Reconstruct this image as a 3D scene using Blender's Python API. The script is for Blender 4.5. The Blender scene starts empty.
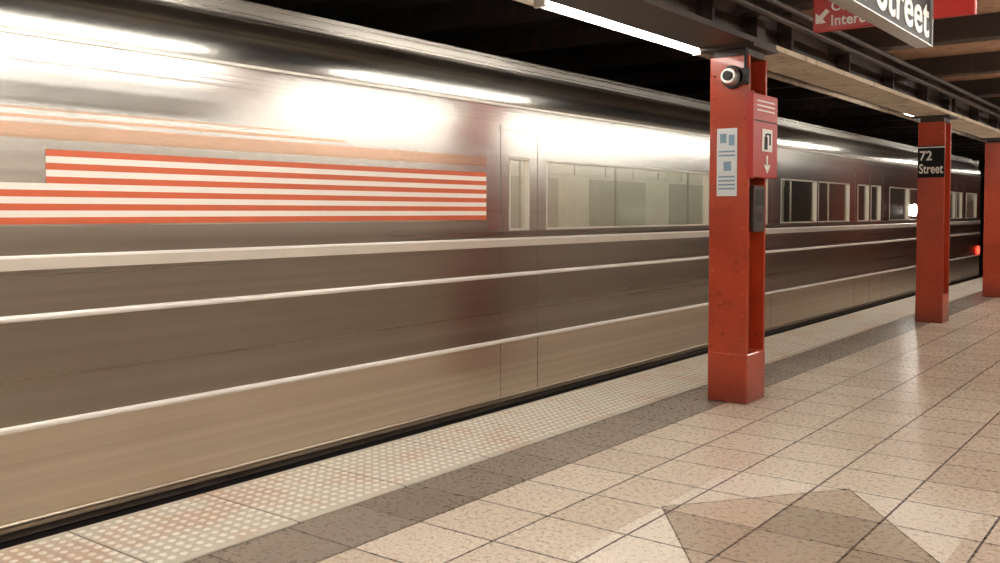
import bpy, math, random
from mathutils import Vector
random.seed(4)
S=bpy.context.scene
S.view_settings.view_transform='Standard'
S.view_settings.look='None'
S.view_settings.exposure=0.18

# ---------------------------------------------------------------- node helper
class N:
    def __init__(s,name):
        s.m=bpy.data.materials.new(name); s.m.use_nodes=True
        s.t=s.m.node_tree; s.t.nodes.clear()
        s.out=s.t.nodes.new('ShaderNodeOutputMaterial')
    def n(s,typ,**k):
        x=s.t.nodes.new(typ)
        for a,b in k.items(): setattr(x,a,b)
        return x
    def put(s,sock,v):
        if isinstance(v,bpy.types.NodeSocket): s.t.links.new(v,sock)
        elif v is not None:
            if isinstance(v,(tuple,list)) and len(v)==3 and sock.type=='RGBA': v=(*v,1)
            sock.default_value=v
    def math(s,op,a,b=None,c=None,clamp=False):
        x=s.n('ShaderNodeMath',operation=op); x.use_clamp=clamp
        s.put(x.inputs[0],a)
        if b is not None: s.put(x.inputs[1],b)
        if c is not None: s.put(x.inputs[2],c)
        return x.outputs[0]
    def mix(s,f,a,b,blend='MIX'):
        x=s.n('ShaderNodeMix',data_type='RGBA',blend_type=blend)
        s.put(x.inputs[0],f); s.put(x.inputs[6],a); s.put(x.inputs[7],b)
        return x.outputs[2]
    def pos(s):
        return s.n('ShaderNodeNewGeometry').outputs['Position']
    def sep(s,v):
        x=s.n('ShaderNodeSeparateXYZ'); s.put(x.inputs[0],v); return x.outputs
    def comb(s,a,b,c):
        x=s.n('ShaderNodeCombineXYZ'); s.put(x.inputs[0],a); s.put(x.inputs[1],b); s.put(x.inputs[2],c); return x.outputs[0]
    def mapping(s,v,scale):
        x=s.n('ShaderNodeMapping'); s.put(x.inputs[0],v); x.inputs['Scale'].default_value=scale; return x.outputs[0]
    def noise(s,v,scale,detail=3,rough=.5):
        x=s.n('ShaderNodeTexNoise'); s.put(x.inputs['Vector'],v); x.inputs['Scale'].default_value=scale
        x.inputs['Detail'].default_value=detail; x.inputs['Roughness'].default_value=rough; return x.outputs[0]
    def rng(s,v,a,b,c,d):
        x=s.n('ShaderNodeMapRange'); s.put(x.inputs[0],v)
        for i,q in enumerate((a,b,c,d)): x.inputs[i+1].default_value=q
        return x.outputs[0]
    def bsdf(s,col,rough=.5,metal=0,bump=None,bs=.3,bd=.01,aniso=0,emit=None,es=0,coat=0,spec=.5):
        p=s.n('ShaderNodeBsdfPrincipled')
        s.put(p.inputs['Base Color'],col); s.put(p.inputs['Roughness'],rough); s.put(p.inputs['Metallic'],metal)
        p.inputs['Specular IOR Level'].default_value=spec
        p.inputs['Coat Weight'].default_value=coat
        p.inputs['Anisotropic'].default_value=aniso
        if bump is not None:
            b=s.n('ShaderNodeBump'); b.inputs['Strength'].default_value=bs; b.inputs['Distance'].default_value=bd
            s.put(b.inputs['Height'],bump); s.t.links.new(b.outputs[0],p.inputs['Normal'])
        s.t.links.new(p.outputs[0],s.out.inputs[0]); return s.m

def simple(name,col,rough=.5,metal=0,var=.25,scale=6,bs=.08,**k):
    a=N(name); n=a.noise(a.pos(),scale,5,.6)
    c=a.mix(n,tuple(x*(1-var) for x in col),tuple(min(1,x*(1+var)) for x in col))
    return a.bsdf(c,rough,metal,bump=n,bs=bs,bd=.005,**k)
def emis(name,col,st):
    a=N(name); e=a.n('ShaderNodeEmission'); e.inputs[0].default_value=(*col,1); e.inputs[1].default_value=st
    a.t.links.new(e.outputs[0],a.out.inputs[0]); return a.m

# ---------------------------------------------------------------- materials
EDGE=-4.10; STRIP=-3.365; T=.43
def floor_mat():
    a=N('platform_tiles'); P=a.pos(); x,y,z=a.sep(P)[0:3]
    gx=a.math('DIVIDE',a.math('SUBTRACT',x,STRIP),T); gy=a.math('DIVIDE',a.math('ADD',y,0.2),T)
    def edge(g):
        f=a.math('FRACT',g); return a.math('MINIMUM',f,a.math('SUBTRACT',1.0,f))
    e=a.math('MINIMUM',edge(gx),edge(gy))
    grout=a.rng(e,.009,.018,1,0)
    cell=a.comb(a.math('FLOOR',gx),a.math('FLOOR',gy),0.0)
    w=a.n('ShaderNodeTexWhiteNoise'); a.put(w.inputs[0],cell); rnd=w.outputs[0]
    sp=a.noise(P,75,2,.8); sp2=a.noise(P,34,3,.6); big=a.noise(P,.9,3,.6)
    base=a.mix(rnd,(.64,.55,.44),(.80,.715,.60))
    base=a.mix(a.rng(sp,.50,.60,0,.55),base,(.34,.26,.19))
    base=a.mix(a.rng(sp2,.55,.70,0,.6),base,(.94,.88,.78))
    base=a.mix(a.rng(big,.45,.75,0,.4),base,(.50,.37,.27))
    dark=a.mix(rnd,(.21,.175,.14),(.30,.255,.21)); dark=a.mix(a.rng(sp,.5,.62,0,.4),dark,(.14,.11,.08))
    m=a.math('LESS_THAN',gx,1.0)
    c=a.mix(m,base,dark)
    # diamond inlay
    dx=a.math('ABSOLUTE',a.math('DIVIDE',a.math('SUBTRACT',x,-1.50),.64))
    dy=a.math('ABSOLUTE',a.math('DIVIDE',a.math('SUBTRACT',y,4.13),.86))
    s=a.math('ADD',dx,dy); mx=a.math('MAXIMUM',dx,dy)
    pale=a.math('MULTIPLY',a.math('LESS_THAN',mx,1.0),a.math('GREATER_THAN',s,1.0))
    c=a.mix(pale,c,a.mix(a.rng(sp,.5,.62,0,1),(.88,.82,.73),(.66,.57,.47)))
    core=a.math('LESS_THAN',s,1.0)
    tan=a.mix(rnd,(.33,.265,.20),(.64,.535,.42)); tan=a.mix(a.rng(sp,.5,.62,0,.45),tan,(.26,.195,.14)); tan=a.mix(a.rng(sp2,.58,.7,0,.4),tan,(.74,.65,.54))
    c=a.mix(core,c,tan)
    sline=a.math('LESS_THAN',a.math('ABSOLUTE',a.math('SUBTRACT',s,1.0)),.009)
    c=a.mix(sline,c,(.12,.085,.06))
    c=a.mix(grout,c,(.075,.052,.038))
    h=a.math('SUBTRACT',a.math('MULTIPLY',sp,.10),grout)
    return a.bsdf(c,a.rng(sp2,.3,.7,.2,.42),0,bump=h,bs=.35,bd=.005)
def steel(name,c1,c2,rough,metal=1.0,aniso=.2,zs=30,blot=.3,fs=.07):
    a=N(name); P=a.pos()
    v=a.mapping(P,(1,fs,zs)); n=a.noise(v,1,2,.5)
    v2=a.mapping(P,(1,.20,5)); n2=a.noise(v2,1,3,.6)
    c=a.mix(a.rng(n,.25,.75,0,1),c1,c2)
    c=a.mix(a.rng(n2,.45,.8,0,blot),c,tuple(x*.7 for x in c1))
    return a.bsdf(c,a.rng(n,.3,.7,rough*.92,rough*1.1),metal,bump=a.noise(a.mapping(P,(1,.4,60)),1,2),bs=.03,bd=.002,aniso=aniso)
def red_paint():
    a=N('red_column_paint'); P=a.pos(); n=a.noise(P,2.5,5,.6); n2=a.noise(P,16,4,.65); z=a.sep(P)[2]
    c=a.mix(a.rng(n,.35,.65,0,1),(.36,.040,.013),(.47,.062,.020))
    chips=a.math('MULTIPLY',a.rng(n2,.63,.66,0,1),a.rng(z,.1,2.0,1,.15))
    c=a.mix(chips,c,(.16,.022,.012))
    c=a.mix(a.rng(z,0,.30,.6,0),c,(.13,.025,.014))
    return a.bsdf(c,.30,0,bump=n2,bs=.22,bd=.006,coat=.25)
def tactile():
    a=N('tactile_strip_paint'); P=a.pos(); n=a.noise(P,2.2,5,.65); n2=a.noise(P,40,3,.6)
    z=a.sep(P)[2]
    c=a.mix(n2,(.54,.51,.43),(.70,.67,.57))
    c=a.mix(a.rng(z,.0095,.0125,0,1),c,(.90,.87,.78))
    c=a.mix(a.math('MULTIPLY',a.rng(n,.50,.60,0,.55),a.rng(z,.0085,.014,1,.2)),c,(.58,.35,.23))
    y=a.sep(P)[1]; f=a.math('FRACT',a.math('DIVIDE',y,.72)); e=a.math('MINIMUM',f,a.math('SUBTRACT',1.0,f))
    c=a.mix(a.math('LESS_THAN',e,.006),c,(.15,.11,.08))
    return a.bsdf(c,.5,0,bump=n2,bs=.2,bd=.003)
def grime(name,c1,c2,c3,rough=.7,scale=1.6):
    a=N(name); P=a.pos(); n=a.noise(P,scale,7,.7); n2=a.noise(a.mapping(P,(1,1,.4)),7,4,.6)
    c=a.mix(a.rng(n,.35,.65,0,1),c1,c2); c=a.mix(a.rng(n2,.55,.7,0,.8),c,c3)
    return a.bsdf(c,rough,0,bump=n2,bs=.3,bd=.01)
def walltile():
    a=N('wall_tile'); P=a.pos(); s=a.sep(P)
    def edge(g):
        f=a.math('FRACT',g); return a.math('MINIMUM',f,a.math('SUBTRACT',1.0,f))
    e=a.math('MINIMUM',edge(a.math('DIVIDE',a.math('ADD',s[1],s[0]),.2)),edge(a.math('DIVIDE',s[2],.1)))
    c=a.mix(a.noise(P,2,4),(.62,.55,.46),(.78,.71,.61))
    c=a.mix(a.math('LESS_THAN',e,.03),c,(.2,.15,.11))
    return a.bsdf(c,.3)
def glass():
    a=N('window_glass'); t=a.n('ShaderNodeBsdfTransparent'); t.inputs[0].default_value=(.78,.80,.72,1)
    g=a.n('ShaderNodeBsdfGlossy'); g.inputs['Roughness'].default_value=.16; g.inputs[0].default_value=(.95,.92,.88,1)
    m=a.n('ShaderNodeMixShader'); m.inputs[0].default_value=.40; a.t.links.new(t.outputs[0],m.inputs[1]); a.t.links.new(g.outputs[0],m.inputs[2])
    a.t.links.new(m.outputs[0],a.out.inputs[0]); return a.m

M={}
M['floor']=floor_mat(); M['red']=red_paint(); M['tac']=tactile()
M['skirt']=steel('steel_skirt',(.54,.465,.375),(.70,.62,.52),.30)
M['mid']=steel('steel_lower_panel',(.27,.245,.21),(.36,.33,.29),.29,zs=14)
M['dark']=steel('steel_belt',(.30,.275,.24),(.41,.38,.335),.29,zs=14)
M['body']=steel('steel_body',(.56,.54,.505),(.70,.68,.64),.22)
M['roof']=steel('steel_roof',(.58,.55,.50),(.80,.77,.71),.28,zs=60)
M['trim']=simple('polished_moulding',(.97,.95,.91),.38,.5,.03,bs=0)
M['satin']=simple('satin_moulding',(.74,.70,.63),.36,.6,.1,bs=0)
M['black']=simple('black_rubber',(.012,.010,.009),.6)
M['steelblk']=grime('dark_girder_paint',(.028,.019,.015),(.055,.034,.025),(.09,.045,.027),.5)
M['cream']=grime('cream_conduit_and_lit_flange',(.70,.60,.46),(.52,.42,.31),(.30,.20,.13))
M['ceil']=grime('grimy_ceiling_plaster',(.58,.35,.23),(.42,.24,.15),(.20,.11,.07))
M['tceil']=grime('soot_ceiling',(.05,.042,.036),(.075,.06,.05),(.10,.08,.06),.8)
M['conc']=grime('dirty_concrete',(.12,.10,.08),(.07,.055,.045),(.04,.03,.025),.8)
M['wall']=walltile(); M['glass']=glass()
M['stripe_red']=simple('stripe_red',(.60,.125,.055),.3,.0,.12)
M['stripe_white']=simple('stripe_white',(.86,.81,.75),.3,.0,.05)
M['orange']=steel('orange_reflection_tint',(.58,.38,.27),(.70,.49,.37),.24)
M['tube']=emis('fluorescent_tube',(1,.94,.85),28)
M['tubei']=emis('car_interior_tube',(1,.94,.82),9)
M['intw']=simple('car_interior_panel',(.74,.72,.64),.4)
M['frost']=simple('far_window_glass',(.50,.50,.44),.2)
M['seat']=simple('seat_orange',(.75,.26,.06),.4)
M['white']=simple('white_enamel',(.82,.80,.75),.4,var=.05)
M['signblk']=simple('black_enamel',(.010,.010,.011),.5,bs=0,spec=.2)
M['signred']=simple('red_enamel',(.42,.022,.014),.4,var=.1,bs=0)
M['paper']=simple('paper',(.72,.76,.78),.7,var=.05)
M['blue']=simple('paper_print_blue',(.22,.34,.46),.7)
M['galv']=simple('galvanised',(.5,.48,.45),.35,.8)
M['lamp']=emis('marker_lamp',(1,.95,.86),60)
M['tail']=emis('tail_lamp',(1,.04,.02),5)
M['rail']=simple('rail_steel',(.3,.22,.17),.35,.9)
M['wood']=simple('tie_wood',(.07,.045,.03),.8)

# ---------------------------------------------------------------- geometry helpers
def link(o,parent=None):
    S.collection.objects.link(o)
    if parent: o.parent=parent
    return o
def empty(name,loc=(0,0,0)):
    e=bpy.data.objects.new(name,None); e.location=(0,0,0); S.collection.objects.link(e); return e
def mesh(name,v,f,mat,parent=None,smooth=False):
    me=bpy.data.meshes.new(name); me.from_pydata(v,[],f); me.update()
    mats=mat if isinstance(mat,list) else [mat]
    for m in mats: me.materials.append(m)
    if smooth:
        for p in me.polygons: p.use_smooth=True
    return link(bpy.data.objects.new(name,me),parent)
def boxvf(x0,x1,y0,y1,z0,z1):
    v=[(x0,y0,z0),(x1,y0,z0),(x1,y1,z0),(x0,y1,z0),(x0,y0,z1),(x1,y0,z1),(x1,y1,z1),(x0,y1,z1)]
    f=[(0,3,2,1),(4,5,6,7),(0,1,5,4),(1,2,6,5),(2,3,7,6),(3,0,4,7)]
    return v,f
def boxes(name,lst,mat,parent=None,bevel=0):
    V=[];F=[]
    for b in lst:
        v,f=boxvf(*b); k=len(V); V+=v; F+=[tuple(i+k for i in q) for q in f]
    o=mesh(name,V,F,mat,parent)
    if bevel:
        m=o.modifiers.new('b','BEVEL'); m.width=bevel; m.segments=2; m.limit_method='ANGLE'
    return o
def box(name,x0,x1,y0,y1,z0,z1,mat,parent=None,bevel=0):
    return boxes(name,[(x0,x1,y0,y1,z0,z1)],mat,parent,bevel)
def cyl(name,p0,p1,r,mat,parent=None,seg=20,r2=None):
    p0=Vector(p0);p1=Vector(p1);d=(p1-p0).normalized()
    up=Vector((0,0,1)) if abs(d.z)<.9 else Vector((1,0,0))
    u=d.cross(up).normalized(); w=d.cross(u)
    r2=r if r2 is None else r2
    V=[];F=[]
    for k,(p,rr) in enumerate(((p0,r),(p1,r2))):
        for i in range(seg):
            a=2*math.pi*i/seg; V.append(tuple(p+u*math.cos(a)*rr+w*math.sin(a)*rr))
    F=[(i,(i+1)%seg,seg+(i+1)%seg,seg+i) for i in range(seg)]
    F+=[tuple(range(seg-1,-1,-1)),tuple(range(seg,2*seg))]
    return mesh(name,V,F,mat,parent)
def text(name,body,loc,facing,cap,width,mat,parent,bold=.02,align='LEFT'):
    cu=bpy.data.curves.new(name,'FONT'); cu.body=body; cu.size=1; cu.offset=bold; cu.extrude=.004; cu.space_character=1.04
    o=bpy.data.objects.new(name,cu); S.collection.objects.link(o)
    bpy.context.view_layer.update()
    dg=bpy.context.evaluated_depsgraph_get(); me=bpy.data.meshes.new_from_object(o.evaluated_get(dg))
    bpy.data.objects.remove(o)
    xs=[v.co.x for v in me.vertices]
    x0,x1=min(xs),max(xs)
    capu=.70
    sx=width/(x1-x0) if width else cap/capu; sy=cap/capu
    for v in me.vertices:
        v.co.x=(v.co.x-x0)*sx; v.co.y*=sy; v.co.z=v.co.z*.5
    me.materials.clear(); me.materials.append(mat)
    q=bpy.data.objects.new(name,me); link(q,parent); q.location=loc
    q.rotation_euler=(math.pi/2,0,math.pi/2 if facing=='+X' else 0)
    return q

# ---------------------------------------------------------------- station shell
YB,YF=-7,44
box('floor',EDGE,5.5,YB,YF,-.25,0,M['floor'])
pe=empty('platform_edge')
box('rubbing_board',EDGE-.03,EDGE,YB,YF,-.16,-.02,M['black'],pe)
box('edge_wall',EDGE+.1,EDGE+.3,YB,YF,-1.25,-.25,M['conc'],pe)
box('track_bed_floor',-8.6,EDGE+.1,YB,YF,-1.4,-1.2,M['conc'])
box('wall_left',-8.8,-8.6,YB,YF,-1.4,3.7,M['conc'])
box('wall_right',5.5,5.7,YB,YF,0,3.7,M['wall'])
box('wall_far',-8.8,5.7,YF,YF+.2,-1.4,3.7,M['tceil'])
box('wall_back',-8.8,5.7,YB-.2,YB,-1.4,3.7,M['conc'])
box('ceiling',-2.8,5.5,YB,YF,3.12,3.3,M['ceil'])
box('ceiling_track',-8.6,-2.8,YB,YF,3.45,3.6,M['tceil'])
tr=empty('railway_track')
boxes('rails',[(x-.04,x+.04,YB,YF,-1.1,-.98) for x in (-4.95,-6.4)]+[(x-.07,x+.07,YB,YF,-1.12,-1.1) for x in (-4.95,-6.4)],M['rail'],tr)
boxes('ties',[(-7,-4.4,y,y+.24,-1.2,-1.12) for y in [YB+.3+.6*i for i in range(84)]],M['wood'],tr)

# tactile strip with domes
ts=empty('tactile_warning_strip')
box('strip_base',EDGE,STRIP,YB,YF,0.0005,.008,M['tac'],ts)
V=[];F=[]; sp=.060
for j in range(int((34-.72)/sp)):
    for i in range(11):
        cx=EDGE+.065+i*sp+.005; cy=.72+(j+.5)*sp; k=len(V)
        for r,z in ((.0205,.008),(.0175,.0125),(.011,.0155)):
            for a in range(8):
                t=2*math.pi*a/8; V.append((cx+r*math.cos(t),cy+r*math.sin(t),z))
        for q in (0,8):
            for a in range(8): F.append((k+q+a,k+q+(a+1)%8,k+q+8+(a+1)%8,k+q+8+a))
        F.append(tuple(k+16+a for a in range(8)))
mesh('domes',V,F,M['tac'],ts)

# girders and beams
g=empty('ceiling_girder')
boxes('web',[(-3.03,-2.87,YB,YF,2.74,3.45)],M['steelblk'],g)
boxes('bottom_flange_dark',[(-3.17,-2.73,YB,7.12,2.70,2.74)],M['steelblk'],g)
boxes('bottom_flange_lit_cream',[(-3.17,-2.73,7.12,YF,2.70,2.74)],M['cream'],g)  # lamp-lit underside beyond the column, put in as a cream colour
boxes('stiffeners',[(-3.15,-2.75,y,y+.03,2.74,3.12) for y in [i*1.5 for i in range(-4,29)]],M['steelblk'],g)
for i,y in enumerate([YB+.8+2.15*i for i in range(23)]):
    b=empty('ceiling_beam')
    box('web',-2.87,5.5,y-.02,y+.02,2.94,3.12,M['steelblk'],b)
    box('flange',-2.87,5.5,y-.10,y+.10,2.91,2.94,M['steelblk'],b)
for i,y in enumerate([YB+.5+1.5*i for i in range(29)]):
    box('track_ceiling_beam',-8.6,-3.03,y-.1,y+.1,3.2,3.45,M['steelblk'])
cd=empty('ceiling_conduits')
for i,(x,z,r) in enumerate(((-3.75,3.1,.03),(-3.9,3.14,.022),(-4.35,3.12,.035),(-2.55,2.86,.03),(-2.4,2.87,.02))):
    cyl('conduit_%d'%i,(x,YB,z),(x,YF,z),r,M['cream'] if i<3 else M['steelblk'],cd,10)

# fluorescent fixtures
def fixture(x,y0,y1,z):
    e=empty('fluorescent_light')
    boxes('housing',[(x-.07,x+.07,y0-.03,y1+.03,z+.035,z+.09)],M['white'],e)
    boxes('end_caps',[(x-.035,x+.035,y0-.03,y0,z-.03,z+.035),(x-.035,x+.035,y1,y1+.03,z-.03,z+.035)],M['white'],e)
    cyl('tube',(x,y0,z),(x,y1,z),.026,M['tube'],e,14)
    if x<-3: boxes('bracket',[(x,-3.03,yy-.02,yy+.02,z+.09,z+.11) for yy in (y0+.3,y1-.3)],M['steelblk'],e)
    else:
        for yy in (y0+.3,y1-.3): cyl('rod',(x,yy,z+.09),(x,yy,3.12),.008,M['steelblk'],e,8)
for y in (-5.2,-1.6,1.4,4.85): fixture(-3.37,y,y+2.2,2.75)
for y in (13.4,19.5,25.5): fixture(-3.37,y,y+2.2,2.80)
for y in (-1.2,1.75): fixture(-2.2,y,y+2.75,2.62)  # added fill row, out of view, to brighten the near end of the train
for i in range(9): fixture(-.45,-6+3*i,-6+3*i+2.8,2.80)
for i in range(9): fixture(2.7,-6+3*i,-6+3*i+2.8,2.80)

# ---------------------------------------------------------------- columns
def column(x,y,w=.30,d=.36,top=2.62):
    e=empty('steel_column'); t=.03; xm=x+w/2
    boxes('h_section',[(x,x+w,y,y+t,.36,top),(x,x+w,y+d-t,y+d,.36,top),(xm-.04,xm+.04,y+t,y+d-t,.36,top)],M['red'],e,.005)
    box('base_casing',x-.004,x+w+.004,y-.004,y+d+.004,0,.38,M['red'],e,.012)
    V=[];F=[]
    for k in range(13):
        z=.5+k*.165
        for xx in (x+.035,x+w-.035):
            n=len(V)
            for r,dy in ((.012,0),(.007,-.007)):
                for a in range(8):
                    q=2*math.pi*a/8; V.append((xx+r*math.cos(q),y+dy,z+r*math.sin(q)))
            for a in range(8): F.append((n+a,n+(a+1)%8,n+8+(a+1)%8,n+8+a))
            F.append(tuple(n+8+a for a in range(8)))
    mesh('rivets',V,F,M['red'],e)
    boxes('head',[(x+.02,x+w-.02,y+.02,y+d-.02,top,2.70)],M['steelblk'],e,.004)
    boxes('gusset',[(x-.02,x+w+.02,y+.1,y+d-.1,2.74,3.12),(x-.06,x+w+.06,y-.06,y+d+.06,2.672,2.70)],M['steelblk'],e)
    return e
c1=column(-3.09,6.71,w=.31)
c2=column(-3.13,13.18,w=.33,d=.36)
column(-3.14,17.75,w=.33)
column(-3.13,23.0); column(-3.13,28.5)
column(-3.09,-.6); column(-3.09,-5.2)
for y in (-3,2.2,7.4,12.6,17.8): column(3.6,y)

n=empty('paper_notice')
box('sheet',-3.025,-2.865,6.700,6.706,1.57,2.08,M['paper'],n)
boxes('print',[(-3.01,-2.88,6.698,6.700,z,z+.012) for z in (1.62,1.65,1.68,1.71,1.87,1.90)]+[(-3.0,-2.95,6.698,6.700,1.97,2.04),(-2.93,-2.885,6.698,6.700,1.95,2.03),(-2.97,-2.91,6.698,6.7,1.76,1.83)],M['blue'],n)
k=empty('security_camera')
cyl('mount',(-2.90,6.71,2.46),(-2.90,6.67,2.46),.085,M['black'],k,28)
cyl('body',(-2.90,6.67,2.46),(-2.90,6.60,2.46),.07,M['galv'],k,28,.055)
cyl('lens',(-2.90,6.60,2.46),(-2.90,6.585,2.46),.036,M['black'],k,24)
cyl('cable',(-2.80,6.69,2.48),(-2.80,6.69,2.70),.012,M['black'],k,8)
boxes('cable_box',[(-2.85,-2.77,6.67,6.71,2.40,2.52)],M['black'],k,.008)

s=empty('red_emergency_sign')
box('panel',-2.79,-2.74,6.71,7.19,1.71,2.34,M['signred'],s,.008)
box('frame_edge',-2.792,-2.738,6.70,6.712,1.70,2.35,M['signred'],s)
boxes('small_print',[(-2.739,-2.737,6.77,7.12,z,z+.010) for z in (2.28,2.245,2.21)],M['white'],s)
box('divider',-2.74,-2.736,6.72,7.18,2.13,2.14,M['black'],s)
box('pictogram_plate',-2.74,-2.735,6.87,7.07,1.91,2.08,M['white'],s)
boxes('pictogram_extinguisher',[(-2.735,-2.733,6.91,6.97,1.925,2.02),(-2.735,-2.733,6.925,6.955,2.02,2.045),(-2.735,-2.733,6.955,7.02,2.035,2.05),(-2.735,-2.733,7.005,7.035,1.96,2.05)],M['signblk'],s)
boxes('arrow_shaft',[(-2.739,-2.735,6.955,6.985,1.80,1.88)],M['white'],s)
mesh('arrow_head',[(-2.735,6.90,1.81),(-2.735,7.04,1.81),(-2.735,6.97,1.74)],[(0,2,1)],M['white'],s)
b=empty('intercom_box')
box('case',-2.80,-2.76,6.78,7.0,1.30,1.65,M['steelblk'],b,.008)
boxes('face',[(-2.76,-2.757,6.81,6.97,1.50,1.62),(-2.76,-2.757,6.84,6.94,1.38,1.44)],M['black'],b)

q=empty('station_name_sign')
box('plate',-3.125,-2.80,13.165,13.178,1.90,2.31,M['signblk'],q,.003)
box('line',-3.125,-2.80,13.162,13.166,2.285,2.297,M['white'],q)
text('number','72',(-3.10,13.16,2.125),'-Y',.12,.15,M['white'],q,.018)
text('street','Street',(-3.105,13.16,1.955),'-Y',.12,.29,M['white'],q,.018)

# hanging signs
h=empty('hanging_station_sign')
box('board',-1.26,-1.20,3.0,5.28,2.315,2.74,M['signblk'],h,.006)
boxes('rim',[(-1.27,-1.19,3.0,5.285,2.309,2.315),(-1.27,-1.19,5.28,5.286,2.309,2.75)],M['galv'],h)
text('street','Street',(-1.198,4.30,2.352),'+X',.19,.93,M['white'],h,.016)
text('number','72',(-1.198,3.8,2.352),'+X',.19,.34,M['white'],h,.016)
for y in (3.4,5.1): cyl('hanger',(-1.23,y,2.74),(-1.23,y,3.12),.012,M['steelblk'],h,8)
r=empty('hanging_intercom_sign')
box('board',-1.87,-1.02,5.44,5.48,2.485,2.80,M['signred'],r,.006)
text('line_1','Customer Assistance',(-1.765,5.438,2.595),'-Y',.055,.69,M['white'],r,.015)
text('line_2','Intercom',(-1.765,5.438,2.512),'-Y',.058,.29,M['white'],r,.015)
ax,az=-1.815,2.575
mesh('arrow',[(ax-.04,5.437,az-.045),(ax+.02,5.437,az-.045),(ax+.002,5.437,az-.02),(ax+.04,5.437,az+.018),(ax+.02,5.437,az+.036),(ax-.018,5.437,az),(ax-.04,5.437,az+.018)],[(0,1,2,3,4,5,6)],M['white'],r)
for x in (-1.7,-1.15): cyl('hanger',(x,5.46,2.80),(x,5.46,3.12),.01,M['steelblk'],r,8)

# ---------------------------------------------------------------- train
t=empty('subway_train')
XS=-4.22; Y0,Y1=-6.6,23.4
opens=[(-6.2,-3.6),(-2.9,-2.35),(-2.25,-1.7),(-1.3,.1),(5.66,5.92),(6.15,9.15),(9.55,10.1),(10.22,10.77),(11.2,12.5),(12.56,13.9),(14.3,14.85),(14.97,15.5),(16.0,17.2),(17.26,18.4),(19.4,19.9),(20.3,20.85),(20.97,21.5),(21.9,23.0)]
WZ0,WZ1=1.31,1.86
def side(name,z0,z1,mat,x=XS,bump=0): return box(name,x-.05,x+bump,Y0,Y1,z0,z1,mat,t)
side('skirt',.03,.475,M['skirt'])
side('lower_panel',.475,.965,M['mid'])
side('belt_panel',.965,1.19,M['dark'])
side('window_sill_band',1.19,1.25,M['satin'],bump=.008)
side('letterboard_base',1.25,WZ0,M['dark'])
seg=[];p=Y0
for a,b_ in opens: seg.append((p,a)); p=b_
seg.append((p,Y1))
boxes('window_posts',[(XS-.05,XS,a,b_,WZ0,WZ1) for a,b_ in seg if b_>a],M['body'],t)
box('decal_lower_band',XS,XS+.002,.3,5.4,WZ0-.005,1.385,M['dark'],t)
V=[];F=[]
for a,b_ in opens:
    k=len(V); V+=[(XS-.03,a,WZ0),(XS-.03,b_,WZ0),(XS-.03,b_,WZ1),(XS-.03,a,WZ1)]; F.append((k,k+1,k+2,k+3))
mesh('window_panes',V,F,M['glass'],t)
fr=[]
for a,b_ in opens:
    w=.014
    fr+=[(XS-.045,XS+.004,a,b_,WZ0,WZ0+w),(XS-.045,XS+.004,a,b_,WZ1-w,WZ1),(XS-.045,XS+.004,a,a+w,WZ0+w,WZ1-w),(XS-.045,XS+.004,b_-w,b_,WZ0+w,WZ1-w)]
boxes('window_gaskets',fr,M['satin'],t)
def moulding(name,z,r,mat):
    V=[];F=[];k=10
    for y in (Y0,Y1):
        for i in range(k+1):
            a=-math.pi/2+math.pi*i/k; V.append((XS+r*.7*math.cos(a),y,z+r*math.sin(a)))
    for i in range(k): F.append((i,k+1+i,k+2+i,i+1))
    return mesh(name,V,F,mat,t,True)
moulding('moulding_upper',.976,.016,M['trim']); moulding('moulding_lower',.485,.016,M['trim'])
moulding('moulding_belt',1.245,.012,M['trim'])
moulding('moulding_skirt',.06,.010,M['skirt'])
prof=[(XS,WZ1),(XS,2.22)]
for i in range(1,9):
    a=i/8*math.radians(38); prof.append((XS-.5*(1-math.cos(a)),2.22+.5*math.sin(a)))
x,z=prof[-1]
d=Vector((-math.sin(math.radians(38)),math.cos(math.radians(38)))); nn=Vector((d.y,-d.x))
L=.16; fl=48
for i in range(1,fl+1):
    s_=i/fl*L; off=.006*(math.sin(i/4*2*math.pi)); prof.append((x+d.x*s_+nn.x*off,z+d.y*s_+nn.y*off))
x2,z2=x+d.x*L,z+d.y*L
for i in range(1,9):
    a=i/8; prof.append((x2-1.3*a,z2+.22*math.sin(a*math.pi/2)))
V=[];F=[];n_=len(prof)
for y in (Y0,Y1):
    for (x,z) in prof: V.append((x,y,z))
for i in range(n_-1): F.append((i,i+1,n_+i+1,n_+i))
o=mesh('upper_body',V,F,[M['body'],M['roof']],t,True)
for i,pl in enumerate(o.data.polygons): pl.material_index=0 if i<9 else 1
side('drip_rail',2.235,2.25,M['satin'],bump=.012)
boxes('letterboard_ribs',[(XS,XS+.006,Y0,Y1,z,z+.01) for z in (2.12,2.15,2.18)],M['body'],t)
ys=[5.55,6.03,9.42,10.16,10.9,14.17,14.91,15.63,18.55,18.9,20.17,20.91,21.63,-1.6,-2.3,-3.0]
boxes('door_seams',[(XS,XS+.002,y,y+.006,.06,2.1) for y in ys],M['dark'],t)
boxes('door_headers',[(XS,XS+.010,a,b_,2.06,2.085) for a,b_ in ((9.42,10.9),(14.17,15.63),(20.17,21.63),(5.55,6.04))],M['body'],t)
box('car_gap',XS-.04,XS+.006,18.55,18.9,.05,2.2,M['black'],t)
z0,z1=1.395,1.735; k=11; hh=(z1-z0)/k
for i in range(k):
    a=1.0 if i<6 else 2.15
    box('decal_stripe_%d'%i,XS,XS+.003,a,5.38,z0+i*hh,z0+(i+1)*hh,M['stripe_red'] if i%2==0 else M['stripe_white'],t)
boxes('orange_reflection_band',[(XS,XS+.002,.4,5.38,1.78,1.85),(XS,XS+.002,.4,4.0,1.87,1.885),(XS,XS+.002,.4,3.6,1.91,1.918)],M['orange'],t)  # blurred orange reflections coloured onto the steel as flat bands
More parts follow.
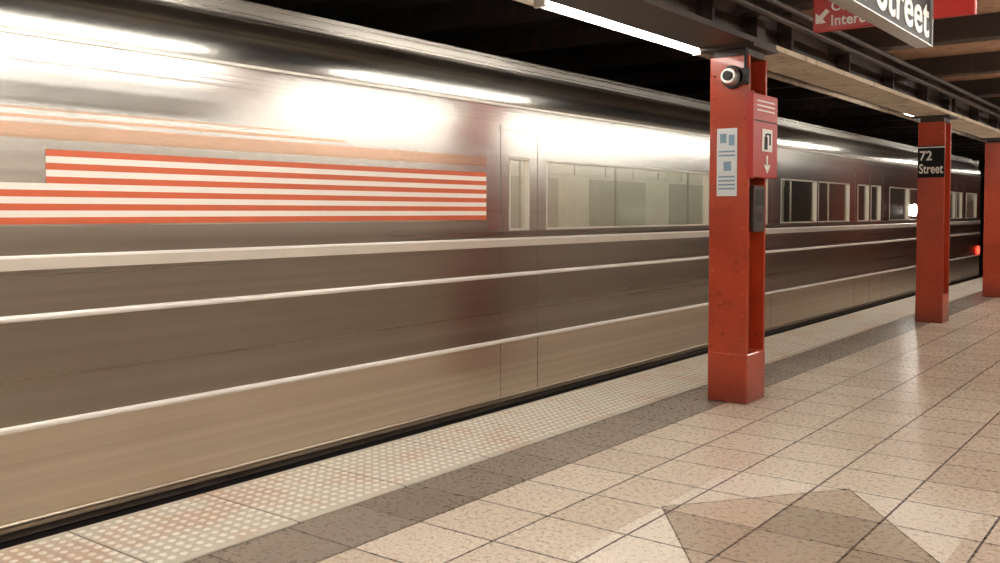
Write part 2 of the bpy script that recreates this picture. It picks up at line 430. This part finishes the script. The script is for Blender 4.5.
box('interior_floor',-6.95,XS-.05,Y0,Y1,-.02,.03,M['conc'],t)
box('interior_far_wall',-7.0,-6.95,Y0,Y1,.03,2.3,M['intw'],t)
box('interior_ceiling',-7.0,XS-.05,Y0,Y1,2.24,2.3,M['intw'],t)
box('end_wall_a',-7.0,XS-.05,Y0,Y0+.05,.03,2.9,M['body'],t)
box('end_wall_b',-7.0,XS-.05,Y1-.05,Y1,.03,2.6,M['body'],t)
boxes('interior_dividers',[(-6.95,XS-.05,18.6,18.85,.03,2.24)],M['black'],t)
boxes('interior_far_windows',[(-6.95,-6.94,a,a+1.6,1.25,1.9) for a in [Y0+1+2.4*i for i in range(12)]],M['frost'],t)
boxes('seats',[(-6.94,-6.5,a,a+1.9,.40,.48) for a in [Y0+.8+2.4*i for i in range(12)]]+[(-6.94,-6.86,a,a+1.9,.48,1.0) for a in [Y0+.8+2.4*i for i in range(12)]],M['seat'],t,.02)
boxes('interior_ads',[(-6.945,-6.93,a,a+.7,1.95,2.18) for a in [Y0+.6+.8*i for i in range(36)]],M['intw'],t)
boxes('interior_lights',[(-5.0,-4.9,Y0+.2,18.4,2.2,2.235),(-6.3,-6.2,Y0+.2,18.4,2.2,2.235),(-5.0,-4.9,19,Y1-.2,2.2,2.235)],M['tubei'],t)
for y in [Y0+1+1.9*i for i in range(15)]: cyl('grab_pole',(-5.6,y,.03),(-5.6,y,2.24),.016,M['galv'],t,10)
box('underframe',-6.9,XS-.06,Y0,Y1,-.35,-.03,M['black'],t)
for y in (-4,0,7,14,21):
    boxes('truck',[(-6.6,-4.75,y-1.1,y+1.1,-.75,-.4)],M['black'],t)
    for yy in (y-.8,y+.8):
        for xx in (-4.95,-6.4): cyl('wheel',(xx-.06,yy,-.60),(xx+.06,yy,-.60),.385,M['rail'],t,28)
cyl('marker_lamp',(XS,17.5,1.48),(XS+.04,17.5,1.48),.10,M['lamp'],t,20)
cyl('tail_lamp',(XS,23.2,.60),(XS+.03,23.2,.60),.09,M['tail'],t,20)

# ---------------------------------------------------------------- world, camera
w=bpy.data.worlds.new('world'); S.world=w; w.use_nodes=True
w.node_tree.nodes['Background'].inputs[0].default_value=(.9,.7,.5,1); w.node_tree.nodes['Background'].inputs[1].default_value=.02
cam=bpy.data.cameras.new('camera'); co=bpy.data.objects.new('camera',cam); S.collection.objects.link(co)
co.location=(0,0,1.45); co.rotation_euler=(math.radians(88),0,math.radians(37.26))
cam.sensor_width=36; cam.lens=33.84; cam.shift_y=-.0367; cam.clip_start=.05
S.camera=co
